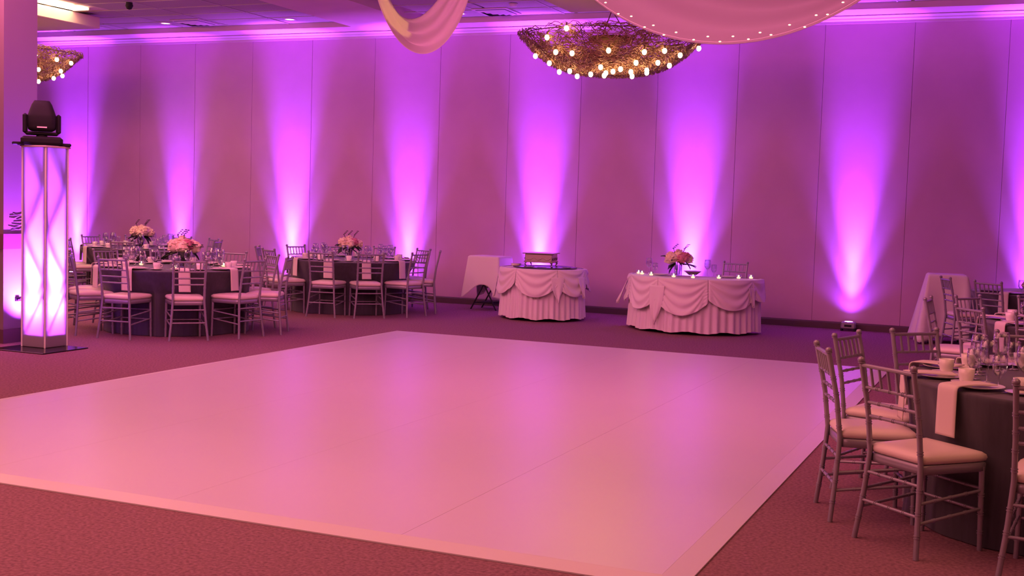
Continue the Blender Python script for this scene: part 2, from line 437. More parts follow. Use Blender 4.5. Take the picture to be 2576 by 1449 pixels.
sp = MB().lathe([(0, TZ-.11), (.035, TZ-.10), (.06, TZ-.05), (.05, TZ-.02), (.05, TZ)], 12).build('ceiling_speaker', BLACK)
sp.location = (-12.75, 14.75, 0); tag(sp, 'small dark dome speaker on the ceiling near the cove lamp', 'speaker')
sm = MB().lathe([(0, TZ-.045), (.05, TZ-.04), (.065, TZ)], 14).build('smoke_detector', TRIM)
sm.location = (-7.0, 16.15, 0); tag(sm, 'small round smoke detector above the right ceiling vent', 'smoke detector')

# ------------------------------------------------------------------ chandeliers: woven wire dishes with small bulbs
def dish(r, t, R=1.17, D=.46):
    q = r/R
    return (r*math.cos(t), r*math.sin(t), -D*(1-q**3.2))
def make_chandelier(loc, ceil, label, bulbs, seed):
    rnd = random.Random(seed)
    c = empty('chandelier', loc); tag(c, label, 'chandelier', 'woven wire chandeliers')
    h = ceil-loc[2]
    MB().lathe([(0, h), (.09, h), (.085, h-.03), (.02, h-.05)], 16).build('canopy', BRONZE, c)
    MB().tube([(0, 0, h-.03), (0, 0, h-.14)], .008, 6).build('stem', BRONZE, c)
    for k in range(3):
        a = 2*PI*k/3+.4
        MB().tube([(0, 0, h-.13), (.26*math.cos(a), .26*math.sin(a), -.02)], .006, 5).build('cable', BRONZE, c)
    MB().lathe([(0, .03), (.28, .02), (.30, 0), (.28, -.03), (.10, -.10), (.08, -.36), (0, -.37)], 20).build('hub', BRONZE, c)
    rim = MB(); rim.tube([(1.17*math.cos(2*PI*i/48), 1.17*math.sin(2*PI*i/48), 0) for i in range(49)], .007, 6, False)
    for a in range(8):
        t = 2*PI*a/8; rim.tube([dish(1.17*j/8, t) for j in range(9)], .005, 5)
    rim.build('frame', BRONZE, c)
    wv = MB()      # the tangle of wire: nobody could count it
    for i in range(3200):
        r = 1.17*math.sqrt(rnd.uniform(.02, 1)); t = rnd.uniform(0, 2*PI)
        dt = rnd.uniform(.12, .40)*rnd.choice((-1, 1))/(.35+r); dr = rnd.uniform(-.16, .16)
        pts = []
        for j in range(5):
            q = j/4; rr = max(.03, min(1.21, r+dr*q)); x, y, zz = dish(min(rr, 1.17), t+dt*q)
            s_ = rnd.uniform(-.02, .035)
            pts.append((x*(rr/max(.03, min(rr, 1.17))), y*(rr/max(.03, min(rr, 1.17))), zz+.03*math.sin(PI*q)+s_))
        wv.tube(pts, rnd.uniform(.003, .007), 3, False)
    tag(wv.build('woven_wire', GOLDW, c), kind='stuff')
    b0 = None
    for (x, y, zz) in bulbs:
        if b0 is None:
            b0 = MB().ball((0, 0, 0), .030, 10, (1, 1, 1.15)).build('bulb', BULB, c)
            s0 = MB().tube([(0, 0, .02), (0, 0, .07)], .011, 8).build('socket', BRONZE, b0); bb = b0
        else:
            bb = b0.copy(); col.objects.link(bb); bb.parent = c
            q = s0.copy(); col.objects.link(q); q.parent = bb
        bb.location = (x, y, zz)
    return c
CH1 = (-5.09, 14.94, 3.80)
BPIX1 = [(1376,94),(1425,71),(1347,141),(1336,154),(1382,159),(1398,131),(1439,134),(1407,181),(1433,179),(1452,192),(1486,187),(1531,127),(1511,169),(1520,190),(1524,184),(1542,180),(1561,174),(1590,192),(1587,181),(1621,131),(1600,158),(1627,183),(1627,177),(1672,128),(1655,158),(1711,139),(1684,165),(1758,122),(1744,153)]
def unproject(px_, py_, c, R=1.21, D=.50):
    d = _f+_r*((px_-1288)/3035)-_u*((py_-724.5)/3035); o0 = Vector((0, 0, EYE))
    t = 8.0; last = None
    while t < 30:
        p = o0+d*t; x, y, z_ = p.x-c[0], p.y-c[1], p.z-c[2]; r = math.hypot(x, y)
        if r <= R and z_ >= -D*(1-min(1, r/R)**3.2)-.02 and z_ < .12: return (x, y, z_)
        t += .01
    return None
b1 = [q for q in (unproject(a, b, CH1) for a, b in BPIX1) if q]
make_chandelier(CH1, 4.30, 'large woven wire chandelier with many lit bulbs hanging over the cake stand table', b1, 3)
CH2 = (-15.15, 14.6, 3.80)
BPIX2 = [(89,139),(143,150),(179,159),(97,175),(153,179),(157,191),(135,197),(97,205),(197,189)]
b2 = [q for q in (unproject(a, b, CH2) for a, b in BPIX2) if q]
rnd = random.Random(5)
for i in range(14):
    t_ = rnd.uniform(.7*PI, 1.9*PI); r_ = rnd.uniform(.3, 1.1); x, y, zz = dish(r_, t_); b2.append((x, y, zz-.05))
make_chandelier(CH2, 4.30, 'far woven wire chandelier half hidden behind the column', b2, 4)
for c_ in (CH1, CH2):
    light('POINT', 'chandelier_light', (c_[0], c_[1], c_[2]-.25), 22, (1, .50, .22), shadow_soft_size=.5)

# ------------------------------------------------------------------ fabric swags under the ceiling
def bez(p, t):
    p = [Vector(q) for q in p]
    while len(p) > 1: p = [a.lerp(b, t) for a, b in zip(p, p[1:])]
    return p[0]
def PT(px_, py_, Y):
    d = _f+_r*((px_-1288)/3035)-_u*((py_-724.5)/3035); t = Y/d.y; return (d.x*t, Y, EYE+d.z*t)
def swag(name, inner, outer, nf, amp, label, mat_=None):
    def fn(u, v):
        a, b = bez(inner, u), bez(outer, u)
        p = a.lerp(b, v); k = math.sin(PI*v*nf*2+1.1*math.sin(3*u)); s = amp*(1-.4*math.sin(PI*u))
        return p+Vector((.3*s*k*(.5-u), -s*k, -.4*s*k))
    o = MB().grid(fn, 60, 48).build(name, mat_ or SHEER, None, .003); tag(o, label, 'swag', 'sheer ceiling swags'); return o
# narrow swag: real curves in the room, hung from the near ceiling
s1 = swag('ceiling_swag', [(-7.58, 13.3, 4.60), (-7.38, 13.3, 3.64), (-6.90, 13.3, 3.64), (-6.45, 13.3, 4.60)],
          [(-7.42, 12.7, 4.60), (-7.10, 12.7, 2.98), (-6.12, 12.7, 2.94), (-5.92, 12.7, 4.60)], 3, .055,
          'narrow sheer swag hanging in a deep loop, lit yellow on one side', SHEERB)
s2 = swag('ceiling_swag', [(-3.4, 11.2, 4.60), (-3.1, 11.2, 3.4), (-1.2, 11.2, 3.4), (-.8, 11.2, 4.60)],
          [(-4.6, 10.6, 4.60), (-3.7, 10.6, 2.6), (-1.4, 10.6, 2.6), (-.4, 10.6, 4.60)], 3, .03,
          'wide sheer swag dotted with fairy lights at the top right')
sl = empty('fairy_lights'); tag(sl, 'string of tiny fairy lights tucked along the hem of the wide swag', 'string lights')
cord = []
for i in range(30):
    u = .14+.72*i/29; p = bez([(-4.6, 10.6, 4.60), (-3.7, 10.6, 2.6), (-1.4, 10.6, 2.6), (-.4, 10.6, 4.60)], u)
    cord.append(p+Vector((0, -.05, .012+.045*(i % 2))))
MB().tube([p+Vector((0, .01, -.045*(i % 2))) for i, p in enumerate(cord)], .0012, 5).build('cord', WHITEC, sl)
fb = MB().ball((0, 0, 0), .0075, 8, (1.6, 1, .8)).build('bulb', TINYB, sl); fb.location = cord[0]
for p in cord[1:]:
    q = fb.copy(); col.objects.link(q); q.parent = sl; q.location = p+Vector((random.uniform(-.03, .03), 0, random.uniform(-.01, .01)))
o = light('SPOT', 'swag_accent_light', (-8.25, 12.9, 4.05), 3200, (1, .55, .13), spot_size=math.radians(30), spot_blend=1, shadow_soft_size=.03); aim(o, (1, .06, -.12))

# ------------------------------------------------------------------ ballroom chair
def make_chair():
    c = empty('ballroom_chair'); tag(c, 'x', 'chair')
    def ringed(pts, r0, r1, rings, name):
        m_ = MB(); n = len(pts)
        P_ = [Vector(p) for p in pts]
        # resample
        out = []; rad = []
        L = [0]
        for a, b in zip(P_, P_[1:]): L.append(L[-1]+(b-a).length)
        def at(s):
            for i in range(len(L)-1):
                if s <= L[i+1]+1e-9: return P_[i].lerp(P_[i+1], (s-L[i])/max(1e-9, L[i+1]-L[i]))
            return P_[-1]
        K = 14
        for i in range(K+1): s = L[-1]*i/K; out.append(at(s)); rad.append(r0+(r1-r0)*i/K)
        m_.tube(out, rad, 8)
        for q in rings:
            s = q*L[-1]; p = at(s); d = (at(min(L[-1], s+.01))-at(max(0, s-.01))).normalized(); rr = (r0+(r1-r0)*q)+.0028
            for off in (-.006, .006): m_.tube([p+d*(off-.0025), p+d*(off+.0025)], rr, 8)
        return m_
    for sx in (-1, 1):
        m_ = ringed([(sx*.212, -.245, 0), (sx*.188, -.222, .22), (sx*.172, -.205, .44), (sx*.172, -.232, .66), (sx*.177, -.285, .895)], .0135, .0135,
                    (.12, .24, .36, .56, .66, .755, .85), 'leg')
        m_.ball((sx*.1775, -.288, .912), .019, 8, (1, 1, .85)); m_.lathe([(.018, .896), (.018, .902)], 8, (sx*.177, -.286, 0))
        m_.build('leg', SILVER, c)
        m_ = ringed([(sx*.192, .190, 0), (sx*.186, .182, .42)], .0125, .0145, (.22, .44, .66), 'leg'); m_.build('leg', SILVER, c)
    def bar(a, b, r, name, rings=True):
        m_ = MB(); a, b = Vector(a), Vector(b); m_.tube([a, b], r, 8, False)
        if rings:
            for q in (.25, .5, .75):
                p = a.lerp(b, q); d = (b-a).normalized()
                for off in (-.005, .005): m_.tube([p+d*(off-.002), p+d*(off+.002)], r+.002, 8)
        m_.build(name, SILVER, c)
    def yb(z): return -.205-(z-.44)*.12 if z < .66 else -.232-(z-.66)*.226
    def xb(z): return .172+max(0, z-.66)*.02
    bar((-xb(.885), yb(.885), .885), (xb(.885), yb(.885), .885), .0105, 'top_rail', False)
    for z_ in (.775, .70, .63, ): bar((-xb(z_), yb(z_), z_), (xb(z_), yb(z_), z_), .0085, 'back_rail')
    for k in range(5):
        x = -.115+.0575*k; MB().tube([(x, yb(.775), .775), (x, yb(.885), .885)], .0075, 6, False).build('spindle', SILVER, c)
    for z_ in (.345, ): bar((-.180, -.213, z_), (.180, -.213, z_), .0085, 'stretcher')
    bar((-.192, -.226, .20), (.192, -.226, .20), .0085, 'stretcher')
    for z_ in (.31, .20): bar((-.188, .185, z_), (.188, .185, z_), .0085, 'stretcher')
    for sx in (-1, 1):
        bar((sx*.184, -.22, .26), (sx*.188, .184, .30), .0085, 'stretcher'); bar((sx*.190, -.226, .165), (sx*.190, .187, .21), .0085, 'stretcher')
    def seatshape(w0, w1, y0, y1, n=9):
        pts = []
        for a, b in (((-w0, y0), (w0, y0)), ((w0, y0), (w1, y1)), ((w1, y1), (-w1, y1)), ((-w1, y1), (-w0, y0))):
            for i in range(n): f = i/n; pts.append((a[0]*(1-f)+b[0]*f, a[1]*(1-f)+b[1]*f))
        return pts
    sh = seatshape(.178, .205, -.20, .20)
    def lay(k, z_): return [(x*k*(1-.06*max(0, (abs(x)/.205*abs(y)/.2)-.5)), y*k*(1-.06*max(0, (abs(x)/.205*abs(y)/.2)-.5)), z_) for x, y in sh]
    def stack(ls, m_):
        n = len(ls[0]); vs = sum(ls, []); fs = []
        for i in range(len(ls)-1):
            for k in range(n): a, b = i*n+k, i*n+(k+1) % n; fs.append((a, b, b+n, a+n))
        fs.append(tuple(range(n-1, -1, -1))); fs.append(tuple((len(ls)-1)*n+k for k in range(n)))
        m_.add(vs, fs, True); return m_
    stack([lay(.96, .395), lay(1.0, .400), lay(1.0, .438), lay(.97, .442)], MB()).build('seat_frame', SILVER, c)
    stack([lay(.94, .443), lay(1.0, .452), lay(1.02, .466), lay(1.0, .480), lay(.92, .492), lay(.70, .500), lay(.35, .503), lay(.05, .504)], MB()).build('seat_cushion', IVORY, c)
    return c
chair = template(make_chair()); _chair_used = [False]
def place_chair(cx, cy, ang, r, label, group):
    a = math.radians(ang); o_ = (math.cos(a), math.sin(a)); k = r-.245
    dup(chair, (cx+o_[0]*k, cy+o_[1]*k, 0), a+PI/2, label, group, first=not _chair_used[0]); _chair_used[0] = True

# ------------------------------------------------------------------ tableware prototypes
_protos = {}
def proto(key, root): _protos[key] = [template(root), False]
def put(key, loc, rz, label, group):
    tp_, used = _protos[key]; o = dup(tp_, loc, rz, label, group, first=not used); _protos[key][1] = True; return o
def single(name, mb, m, cat, thick=0):
    o = mb.build(name, m, None, thick); tag(o, 'x', cat); return o
proto('plate', single('dinner_plate', MB().lathe([(0, .004), (.075, .004), (.085, .007), (.134, .019), (.136, .021), (.132, .021), (.084, .011), (0, .008)], 28), CHINA, 'plate'))
proto('saucer', single('saucer', MB().lathe([(0, .003), (.045, .003), (.076, .014), (.078, .016), (.044, .007), (0, .006)], 22), CHINA, 'saucer'))
cup = single('coffee_cup', MB().lathe([(0, .004), (.026, .004), (.034, .014), (.040, .045), (.042, .078), (.039, .078), (.036, .045), (.030, .016), (0, .010)], 20), CHINA, 'cup')
MB().tube([(.038+.028*math.sin(PI*i/8)*1.0, 0, .066-.042*i/8) for i in range(9)], .0045, 6).build('handle', CHINA, cup); proto('cup', cup)
proto('goblet', single('wine_glass', MB().lathe([(0, .002), (.036, .002), (.036, .004), (.006, .010), (.0045, .05), (.0045, .088), (.018, .098), (.038, .120), (.046, .150), (.045, .185), (.038, .225), (.0366, .225), (.0436, .185), (.0446, .150), (.037, .122), (.017, .101), (0, .097)], 20), GLASS, 'glass'))
proto('water', single('water_glass', MB().lathe([(0, .002), (.032, .002), (.032, .004), (.006, .010), (.006, .05), (.022, .062), (.036, .085), (.038, .12), (.035, .165), (.0336, .165), (.0366, .12), (.0346, .086), (.021, .065), (0, .060)], 18), GLASS, 'glass'))
def napkin_mb():
    def fn(u, v):       # u across, v from plate centre out over the table edge and down (local +x is outwards)
        w_ = .064*(u*2-1); L = -.05+v*.52
        if L < .20: x, z_ = L, .026+.004*math.sin(PI*min(1, max(0, L/.2)))
        else:
            q = L-.20; rr = .022; arc = rr*PI/2
            if q < arc: a = q/rr; x, z_ = .20+rr*math.sin(a), .026-rr*(1-math.cos(a))
            else: x, z_ = .20+rr+.012*math.sin(3*(q-arc)), .026-rr-(q-arc)
        return (x, w_*(1+.03*v)+.01*v*v, z_+.0)
    return MB().grid(fn, 6, 40)
proto('napkin', single('napkin', napkin_mb(), NAPK, 'napkin', .006))
def cutlery(kind):
    m_ = MB(); m_.box(-.004, .004, -.10, .02, .004, .0065)
    if kind == 'fork':
        m_.box(-.010, .010, .02, .045, .004, .0065)
        for k in range(4): m_.box(-.010+.0057*k, -.0075+.0057*k, .045, .09, .004, .0065)
    elif kind == 'knife': m_.add([(-.004, .02, .004), (.009, .03, .004), (.009, .08, .004), (-.004, .105, .004), (-.004, .02, .006), (.009, .03, .006), (.009, .08, .006), (-.004, .105, .006)], [(0, 3, 2, 1), (4, 5, 6, 7), (0, 1, 5, 4), (1, 2, 6, 5), (2, 3, 7, 6), (3, 0, 4, 7)])
    else: m_.ball((0, .045, .006), .018, 8, (.75, 1.3, .18))
    return m_
for k_ in ('fork', 'knife'): proto(k_, single(k_, cutlery(k_), STEEL, 'cutlery'))
vo = empty('votive_candle'); tag(vo, 'x', 'candle')
MB().lathe([(0, .002), (.028, .002), (.034, .02), (.036, .06), (.034, .06), (.032, .02), (.026, .006), (0, .005)], 16).build('glass_cup', GLASS, vo)
MB().lathe([(0, .006), (.024, .006), (.027, .026), (0, .028)], 14).build('wax', WAX, vo)
MB().ball((0, 0, .040), .0065, 8, (1, 1, 1.7)).build('flame', FLAME, vo)
proto('votive', vo)
def bloom(c, r, seed, n=14):
    rnd = random.Random(seed); m_ = MB(); m_.ball(c, r*.82, 10)
    for i in range(34):
        z_ = rnd.uniform(-.6, 1); t = rnd.uniform(0, 2*PI); q = math.sqrt(max(0, 1-z_*z_))
        p = Vector((q*math.cos(t), q*math.sin(t), z_)); m_.ball(Vector(c)+p*r*.82, r*.26, 6, (1, 1, .7))
    return m_
def make_bouquet(name, loc, seed, label, rose=2, scale=1.0):
    rnd = random.Random(seed); b_ = empty(name, loc); b_.scale = (scale,)*3; tag(b_, label, 'flowers', 'table centrepieces')
    MB().lathe([(0, .002), (.052, .002), (.056, .02), (.058, .16), (.055, .16), (.053, .022), (0, .01)], 20).build('vase', GLASS, b_)
    st = MB()
    for k in range(7): a = rnd.uniform(0, 2*PI); st.tube([(.02*math.cos(a), .02*math.sin(a), .015), (.05*math.cos(a+.5), .05*math.sin(a+.5), .20)], .004, 5)
    st.build('stem', LEAF, b_)
    pos = [(0, 0, .30), (.10, -.03, .27), (-.10, -.02, .27), (.03, .10, .26), (-.05, .09, .27), (-.04, -.11, .25), (.08, -.10, .245), (.13, .06, .24), (-.14, .05, .23)]
    for i, p in enumerate(pos): bloom(p, .075+.014*rnd.random(), seed*10+i).build('bloom', ROSE if i in (1, 6)[:rose] else CREAM, b_)
    lf0 = None
    for i in range(16):
        a = rnd.uniform(0, 2*PI); L = rnd.uniform(.13, .21); z_ = rnd.uniform(.15, .24)
        def fn(u, v, L=L): wd = .035*math.sin(PI*min(1, v*1.02))**.8; return (v*L, wd*(u*2-1), -.25*v*v*L+.012*abs(u*2-1))
        if lf0 is None: lf0 = MB().grid(fn, 2, 6).build('leaf', LEAF, b_, .001); l_ = lf0
        else: l_ = lf0.copy(); col.objects.link(l_); l_.parent = b_
        l_.location = (.06*math.cos(a), .06*math.sin(a), z_); l_.rotation_euler = (rnd.uniform(-.4, .4), rnd.uniform(-.5, .6), a)
    for i in range(3):
        a = rnd.uniform(0, 2*PI); tw = MB(); x, y = .05*math.cos(a), .05*math.sin(a)
        tw.tube([(x, y, .30), (x*1.8, y*1.8, .40), (x*1.5+.05, y*2, .46)], [.005, .004, .002], 5)
        for q in range(4): tw.ball((x*1.7+.02*q, y*1.8, .39+.02*q), .012, 6, (1.6, 1, .5))
        tw.build('twig', TWIG, b_)
    return b_

# ------------------------------------------------------------------ round banquet tables
def table(cx, cy, label, seed, r=.92, flare=.035, folds=17, group='round guest tables', chairs=(), puddle=0):
    t = empty('banquet_table', (cx, cy, 0)); tag(t, label, 'table', group); rnd = random.Random(seed)
    ph = [rnd.uniform(0, 2*PI) for _ in range(4)]
    def fn(u, v):
        th = 2*PI*u
        if v < .22: rr = r*v/.22; rr = max(rr, .002); return (rr*math.cos(th), rr*math.sin(th), .757)
        q = (v-.22)/.78
        if q < .06: a = q/.06*PI/2; return ((r+.012*math.sin(a))*math.cos(th), (r+.012*math.sin(a))*math.sin(th), .757-.012*(1-math.cos(a)))
        s = (q-.06)/.94; z_ = .745-s*.740
        fo = math.sin(folds*th+ph[0]+.8*math.sin(3*th+ph[1]))*.6+math.sin((folds*2+3)*th+ph[2])*.25+.5*math.sin(5*th+ph[3])
        rr = r+.012+s**.8*(flare*fo+.012)
        if puddle: d = (th-math.radians(puddle)+PI) % (2*PI)-PI; rr += .20*s**5*math.exp(-(d/.22)**2)*(1+.3*math.sin(40*th))
        for ca, cr in chairs:      # the cloth is pushed in by the seats tucked under it
            d = abs((th-math.radians(ca)+PI) % (2*PI)-PI); lim = cr-.47
            if rr > lim and d < .42: rr -= (rr-lim)*min(1, max(0, (.42-d)/.15))*min(1, s/.33)*.9
        return (rr*math.cos(th), rr*math.sin(th), z_)
    MB().grid(fn, 220, 46, True).build('tablecloth', CHAR, t)
    MB().lathe([(0, .735), (r-.01, .735), (r-.01, .752), (0, .752)], 48).build('tabletop', WHITEC, t)
    MB().tube([(0, 0, .0), (0, 0, .735)], .05, 10).build('pedestal', BLACK, t)
    return t
WORD = ['nearest side', 'near right side', 'right side', 'far right side', 'back right side', 'far side', 'back left side', 'far left side', 'left side', 'near left side']
_words = {}
def set_words(key, cx, cy, angs):
    base = math.degrees(math.atan2(-cy, -cx)); fr = list(range(10)); out = {}
    for a in sorted(angs, key=lambda a: abs(((a-base) % 360)/36-round(((a-base) % 360)/36))):
        q = ((a-base) % 360)/36; k = min(fr, key=lambda m: min(abs(m-q), 10-abs(m-q))); fr.remove(k); out[a] = WORD[k]
    _words[key] = out
def setting(cx, cy, ang, w_, tn, grp, full=True, R=.92, seed=0):
    rnd = random.Random(seed); a = math.radians(ang); o_ = Vector((math.cos(a), math.sin(a), 0)); s_ = Vector((-o_.y, o_.x, 0))
    def at(rad, side, z_=.7585): p = Vector((cx, cy, 0))+o_*rad+s_*side; return (p.x, p.y, z_)
    j = rnd.uniform(-.02, .02)
    put('plate', at(R-.165, j), a, f'white dinner plate at the {w_} of the {tn}', 'dinner plates on '+grp)
    put('napkin', at(R-.188, j, .7600), a+rnd.uniform(-.05, .05), f'folded napkin hanging at the {w_} of the {tn}', 'napkins on '+grp)
    put('saucer', at(R-.245, .212+j), a, f'white saucer under a cup at the {w_} of the {tn}', 'saucers on '+grp)
    put('cup', at(R-.245, .212+j, .7650), a+rnd.uniform(0, 6), f'white coffee cup at the {w_} of the {tn}', 'coffee cups on '+grp)
    put('goblet', at(R-.38, .10+j), 0, f'tall wine glass at the {w_} of the {tn}', 'wine glasses on '+grp)
    put('water', at(R-.34, -.03+j), 0, f'stemmed water glass at the {w_} of the {tn}', 'water glasses on '+grp)
    if full:
        put('fork', at(R-.15, -.155+j), a+PI/2, f'steel fork at the {w_} of the {tn}', 'cutlery on '+grp)
        put('knife', at(R-.15, .150+j), a+PI/2, f'steel knife at the {w_} of the {tn}', 'cutlery on '+grp)
T = dict(
    A=((-9.45, 11.75), 'light tower table'), B=((-13.2, 15.6), 'back left table'), C=((-9.15, 15.45), 'middle back table'),
    D=((.33, 7.12), 'nearest right table'), E=((.58, 11.3), 'second right table'), F=((.30, 16.1), 'farthest right table'))
LAB = dict(A='round table in floor-length charcoal cloth beside the light tower', B='round charcoal-clothed table at the back left behind the tower table',
    C='round charcoal-clothed table near the back wall between two bright uplights', D='large round charcoal-clothed table nearest the viewer beside the dance floor',
    E='charcoal-clothed round table behind the nearest one at the right edge', F='farthest charcoal-clothed round table by the wall at the right edge')
CH = dict(
    A=[(-190, 1.22), (-154, 1.24), (-118, 1.24), (-83, 1.2), (-43, 1.22), (-6, 1.24), (22, 1.36), (58, 1.24), (92, 1.24), (134, 1.22)],
    B=[(-190, 1.22), (-154, 1.24), (-112, 1.22), (-62, 1.22), (-20, 1.22), (18, 1.24), (62, 1.22), (98, 1.22), (134, 1.22)],
    C=[(-196, 1.24), (-154, 1.36), (-118, 1.34), (-80, 1.22), (-48, 1.22), (-12, 1.24), (26, 1.24), (62, 1.22), (98, 1.22), (134, 1.22)],
    D=[(-131, 1.37), (-161, 1.36), (164, 1.32), (136, 1.30), (-97, 1.35), (104, 1.25)],
    E=[(176, 1.34), (146, 1.25), (218, 1.22), (112, 1.22), (-112, 1.22)],
    F=[(201, 1.25), (236, 1.22), (270, 1.22)])
EXTRA = {'D': (-64, -30, 10, 55)}
for i, k in enumerate('ABCDEF'):
    (cx, cy), tn = T[k]; ex = EXTRA.get(k, ())
    set_words(k, cx, cy, [a for a, _ in CH[k]]+list(ex))
    table(cx, cy, LAB[k], 20+i, flare=.05 if k == 'D' else .03, chairs=CH[k], puddle=197 if k == 'D' else 0)
    for j, (a, r) in enumerate(CH[k]):
        w_ = _words[k][a]
        place_chair(cx, cy, a, r, f'silver chair with ivory seat at the {w_} of the {tn}', 'silver ballroom chairs')
        if k == 'F' and j == 0: continue
        setting(cx, cy, a-(3 if k == 'D' else 0), w_, tn, 'the '+tn, full=(k in 'AD'), seed=i*20+j)
    for a in ex: setting(cx, cy, a, _words[k][a], tn, 'the '+tn, seed=300+a)
make_bouquet('flower_centrepiece', (-9.36, 11.80, .7585), 3, 'cream and blush flowers with dark leaves on the tower table', 1)
make_bouquet('flower_centrepiece', (-13.2, 15.6, .7585), 5, 'cream flower ball on the back left table', 0)
make_bouquet('flower_centrepiece', (-9.25, 15.5, .7585), 6, 'pale flowers with a dark sprig on the middle table', 1, .92)
def pix_on(px_, py_, z_):
    d = _f+_r*((px_-1288)/3035)-_u*((py_-724.5)/3035); t = (z_-EYE)/d.z; return (d.x*t, d.y*t, z_)
for x, y, lb in ((-9.12, 11.36, 'on the tower table in front of the flowers'), (-12.75, 15.2, 'on the back left table right of the flowers'), (-8.98, 15.05, 'on the middle table right of the flowers'),
              (-9.85, 11.65, 'on the tower table left of the flowers'), (-9.05, 12.2, 'on the tower table behind the flowers'), (-9.6, 15.3, 'on the middle table left of the flowers'), (.2, 7.0, 'among the glasses of the nearest table')):
    put('votive', (x, y, .7585), 0, 'lit votive candle in glass '+lb, 'votive candles')

# ------------------------------------------------------------------ white skirted tables with swagged overlays
def skirt_table(name, cx, cy, r, a0, a1, top, label, swags, tails, closed, seed):
    """a0..a1: the arc of the table the cloth hangs around (degrees); swags: list of (angle0, angle1, drop at gathers, extra drop in the middle)"""
    t = empty(name, (cx, cy, 0)); tag(t, label, 'table'); rnd = random.Random(seed)
    A0, A1 = math.radians(a0), math.radians(a1)
    pts = []; N = 200
    if closed: peri = lambda u: (math.cos(A0+u*(A1-A0))*r, math.sin(A0+u*(A1-A0))*r, math.cos(A0+u*(A1-A0)), math.sin(A0+u*(A1-A0)))
    else:
        L1 = r*(A1-A0); L2 = 2*r; L = L1+L2
        def peri(u):
            s = u*L
            if s <= L1: a = A0+s/r; return (r*math.cos(a), r*math.sin(a), math.cos(a), math.sin(a))
            f = (s-L1)/L2; return (r*math.cos(A1)*(1-f)+r*math.cos(A0)*f, r*math.sin(A1)*(1-f)+r*math.sin(A0)*f, 0, 1)
    def fn(u, v):
        x, y, nx, ny = peri(u % 1.0); z_ = top-.012-(top-.05)*v
        f = .011*math.sin(u*2*PI*46+1.5*math.sin(u*21))+.007*math.sin(u*2*PI*17+2)
        k = f*(.5+.9*v)+.02*v*v; hem = .012*math.sin(u*61)*v**6
        return (x+nx*k, y+ny*k, z_+hem)
    MB().grid(fn, 420, 16, True).build('skirt', WHITEC, t)
    def ft_(u, v): x, y, nx, ny = peri(u % 1.0); k = v; return (x*k, y*k, top)
    if closed: MB().lathe([(.001, top), (r, top), (r, top-.02), (.001, top-.02)], 60).build('tabletop', WHITEC, t)
    else:
        m_ = MB(); ring = [peri(i/60) for i in range(60)]; yc = 0.3*math.sin((A0+A1)/2)*r
        vs = [(x, y, top) for x, y, _, _ in ring]+[(x, y, top-.02) for x, y, _, _ in ring]
        m_.add(vs, [tuple(range(60)), tuple(range(119, 59, -1))]+[(i, i+60, (i+1) % 60+60, (i+1) % 60) for i in range(60)]); m_.build('tabletop', WHITEC, t)
    for (s0, s1, g, e, nf) in swags:
        B0, B1 = math.radians(s0), math.radians(s1)
        def fs_(u, v, B0=B0, B1=B1, g=g, e=e, nf=nf):
            a = B0+(B1-B0)*u; c = math.sin(PI*u)
            drop = (g+e*c**.8)*v
            phase = 2*PI*nf*drop/(.07+.36*c**.9)
            amp = .022*c**.5*min(1, 6*v)
            bulge = .028+.020*v+amp*(.5+.5*math.sin(phase+.8*math.sin(5*u+seed)))+(1-c)**3*.016*math.sin(40*u)*v+.03*c*v*v
            rr = r+bulge if v > 0 else r-.02
            return (rr*math.cos(a), rr*math.sin(a), top+.006-drop if v > .02 else top+.006)
        MB().grid(fs_, 40, 48).build('swag', WHITEC, t, .004)
    for (a, d, wd, lean) in tails:
        A = math.radians(a)
        def ftl(u, v, A=A, d=d, wd=wd, lean=lean):
            w_ = wd*(1-.92*v**2.2)*(u*2-1); rr = r+.055+.02*math.cos(3*PI*u)*v+.02*v+lean*v; aa = A+w_/r
            return (rr*math.cos(aa), rr*math.sin(aa), top-.10-(d-.10)*v*(1-.10*(u-.5)**2*4))
        MB().grid(ftl, 16, 20).build('cloth_tail', WHITEC, t, .004)
    return t
ST = .735
skirt_table('sweetheart_table', -4.17, 16.25, .90, -180, 0, ST, 'half-round sweetheart table with white swagged overlay and pleated skirt',
    [(-180, -146, .27, .12, 3), (-146, -108, .28, .16, 3), (-108, -66, .30, .18, 3), (-66, -24, .26, .14, 3), (-24, 0, .24, .06, 2)],
    [(-166, .42, .09, .10), (-108, .62, .11, .012), (-25, .36, .07, .0)], False, 1)
skirt_table('cake_table', -6.45, 16.28, .60, -180, 180, ST, 'small round white skirted table holding the ornate silver stand',
    [(-200, -162, .26, .16, 2.5), (-162, -106, .20, .18, 3), (-106, -50, .21, .18, 3), (-50, 0, .24, .14, 3), (0, 56, .2, .14, 3), (56, 110, .2, .14, 3), (110, 160, .2, .14, 3)],
    [(-164, .46, .09, .05), (-50, .46, .09, .01), (-12, .40, .08, .03)], True, 2)
MB_ = None
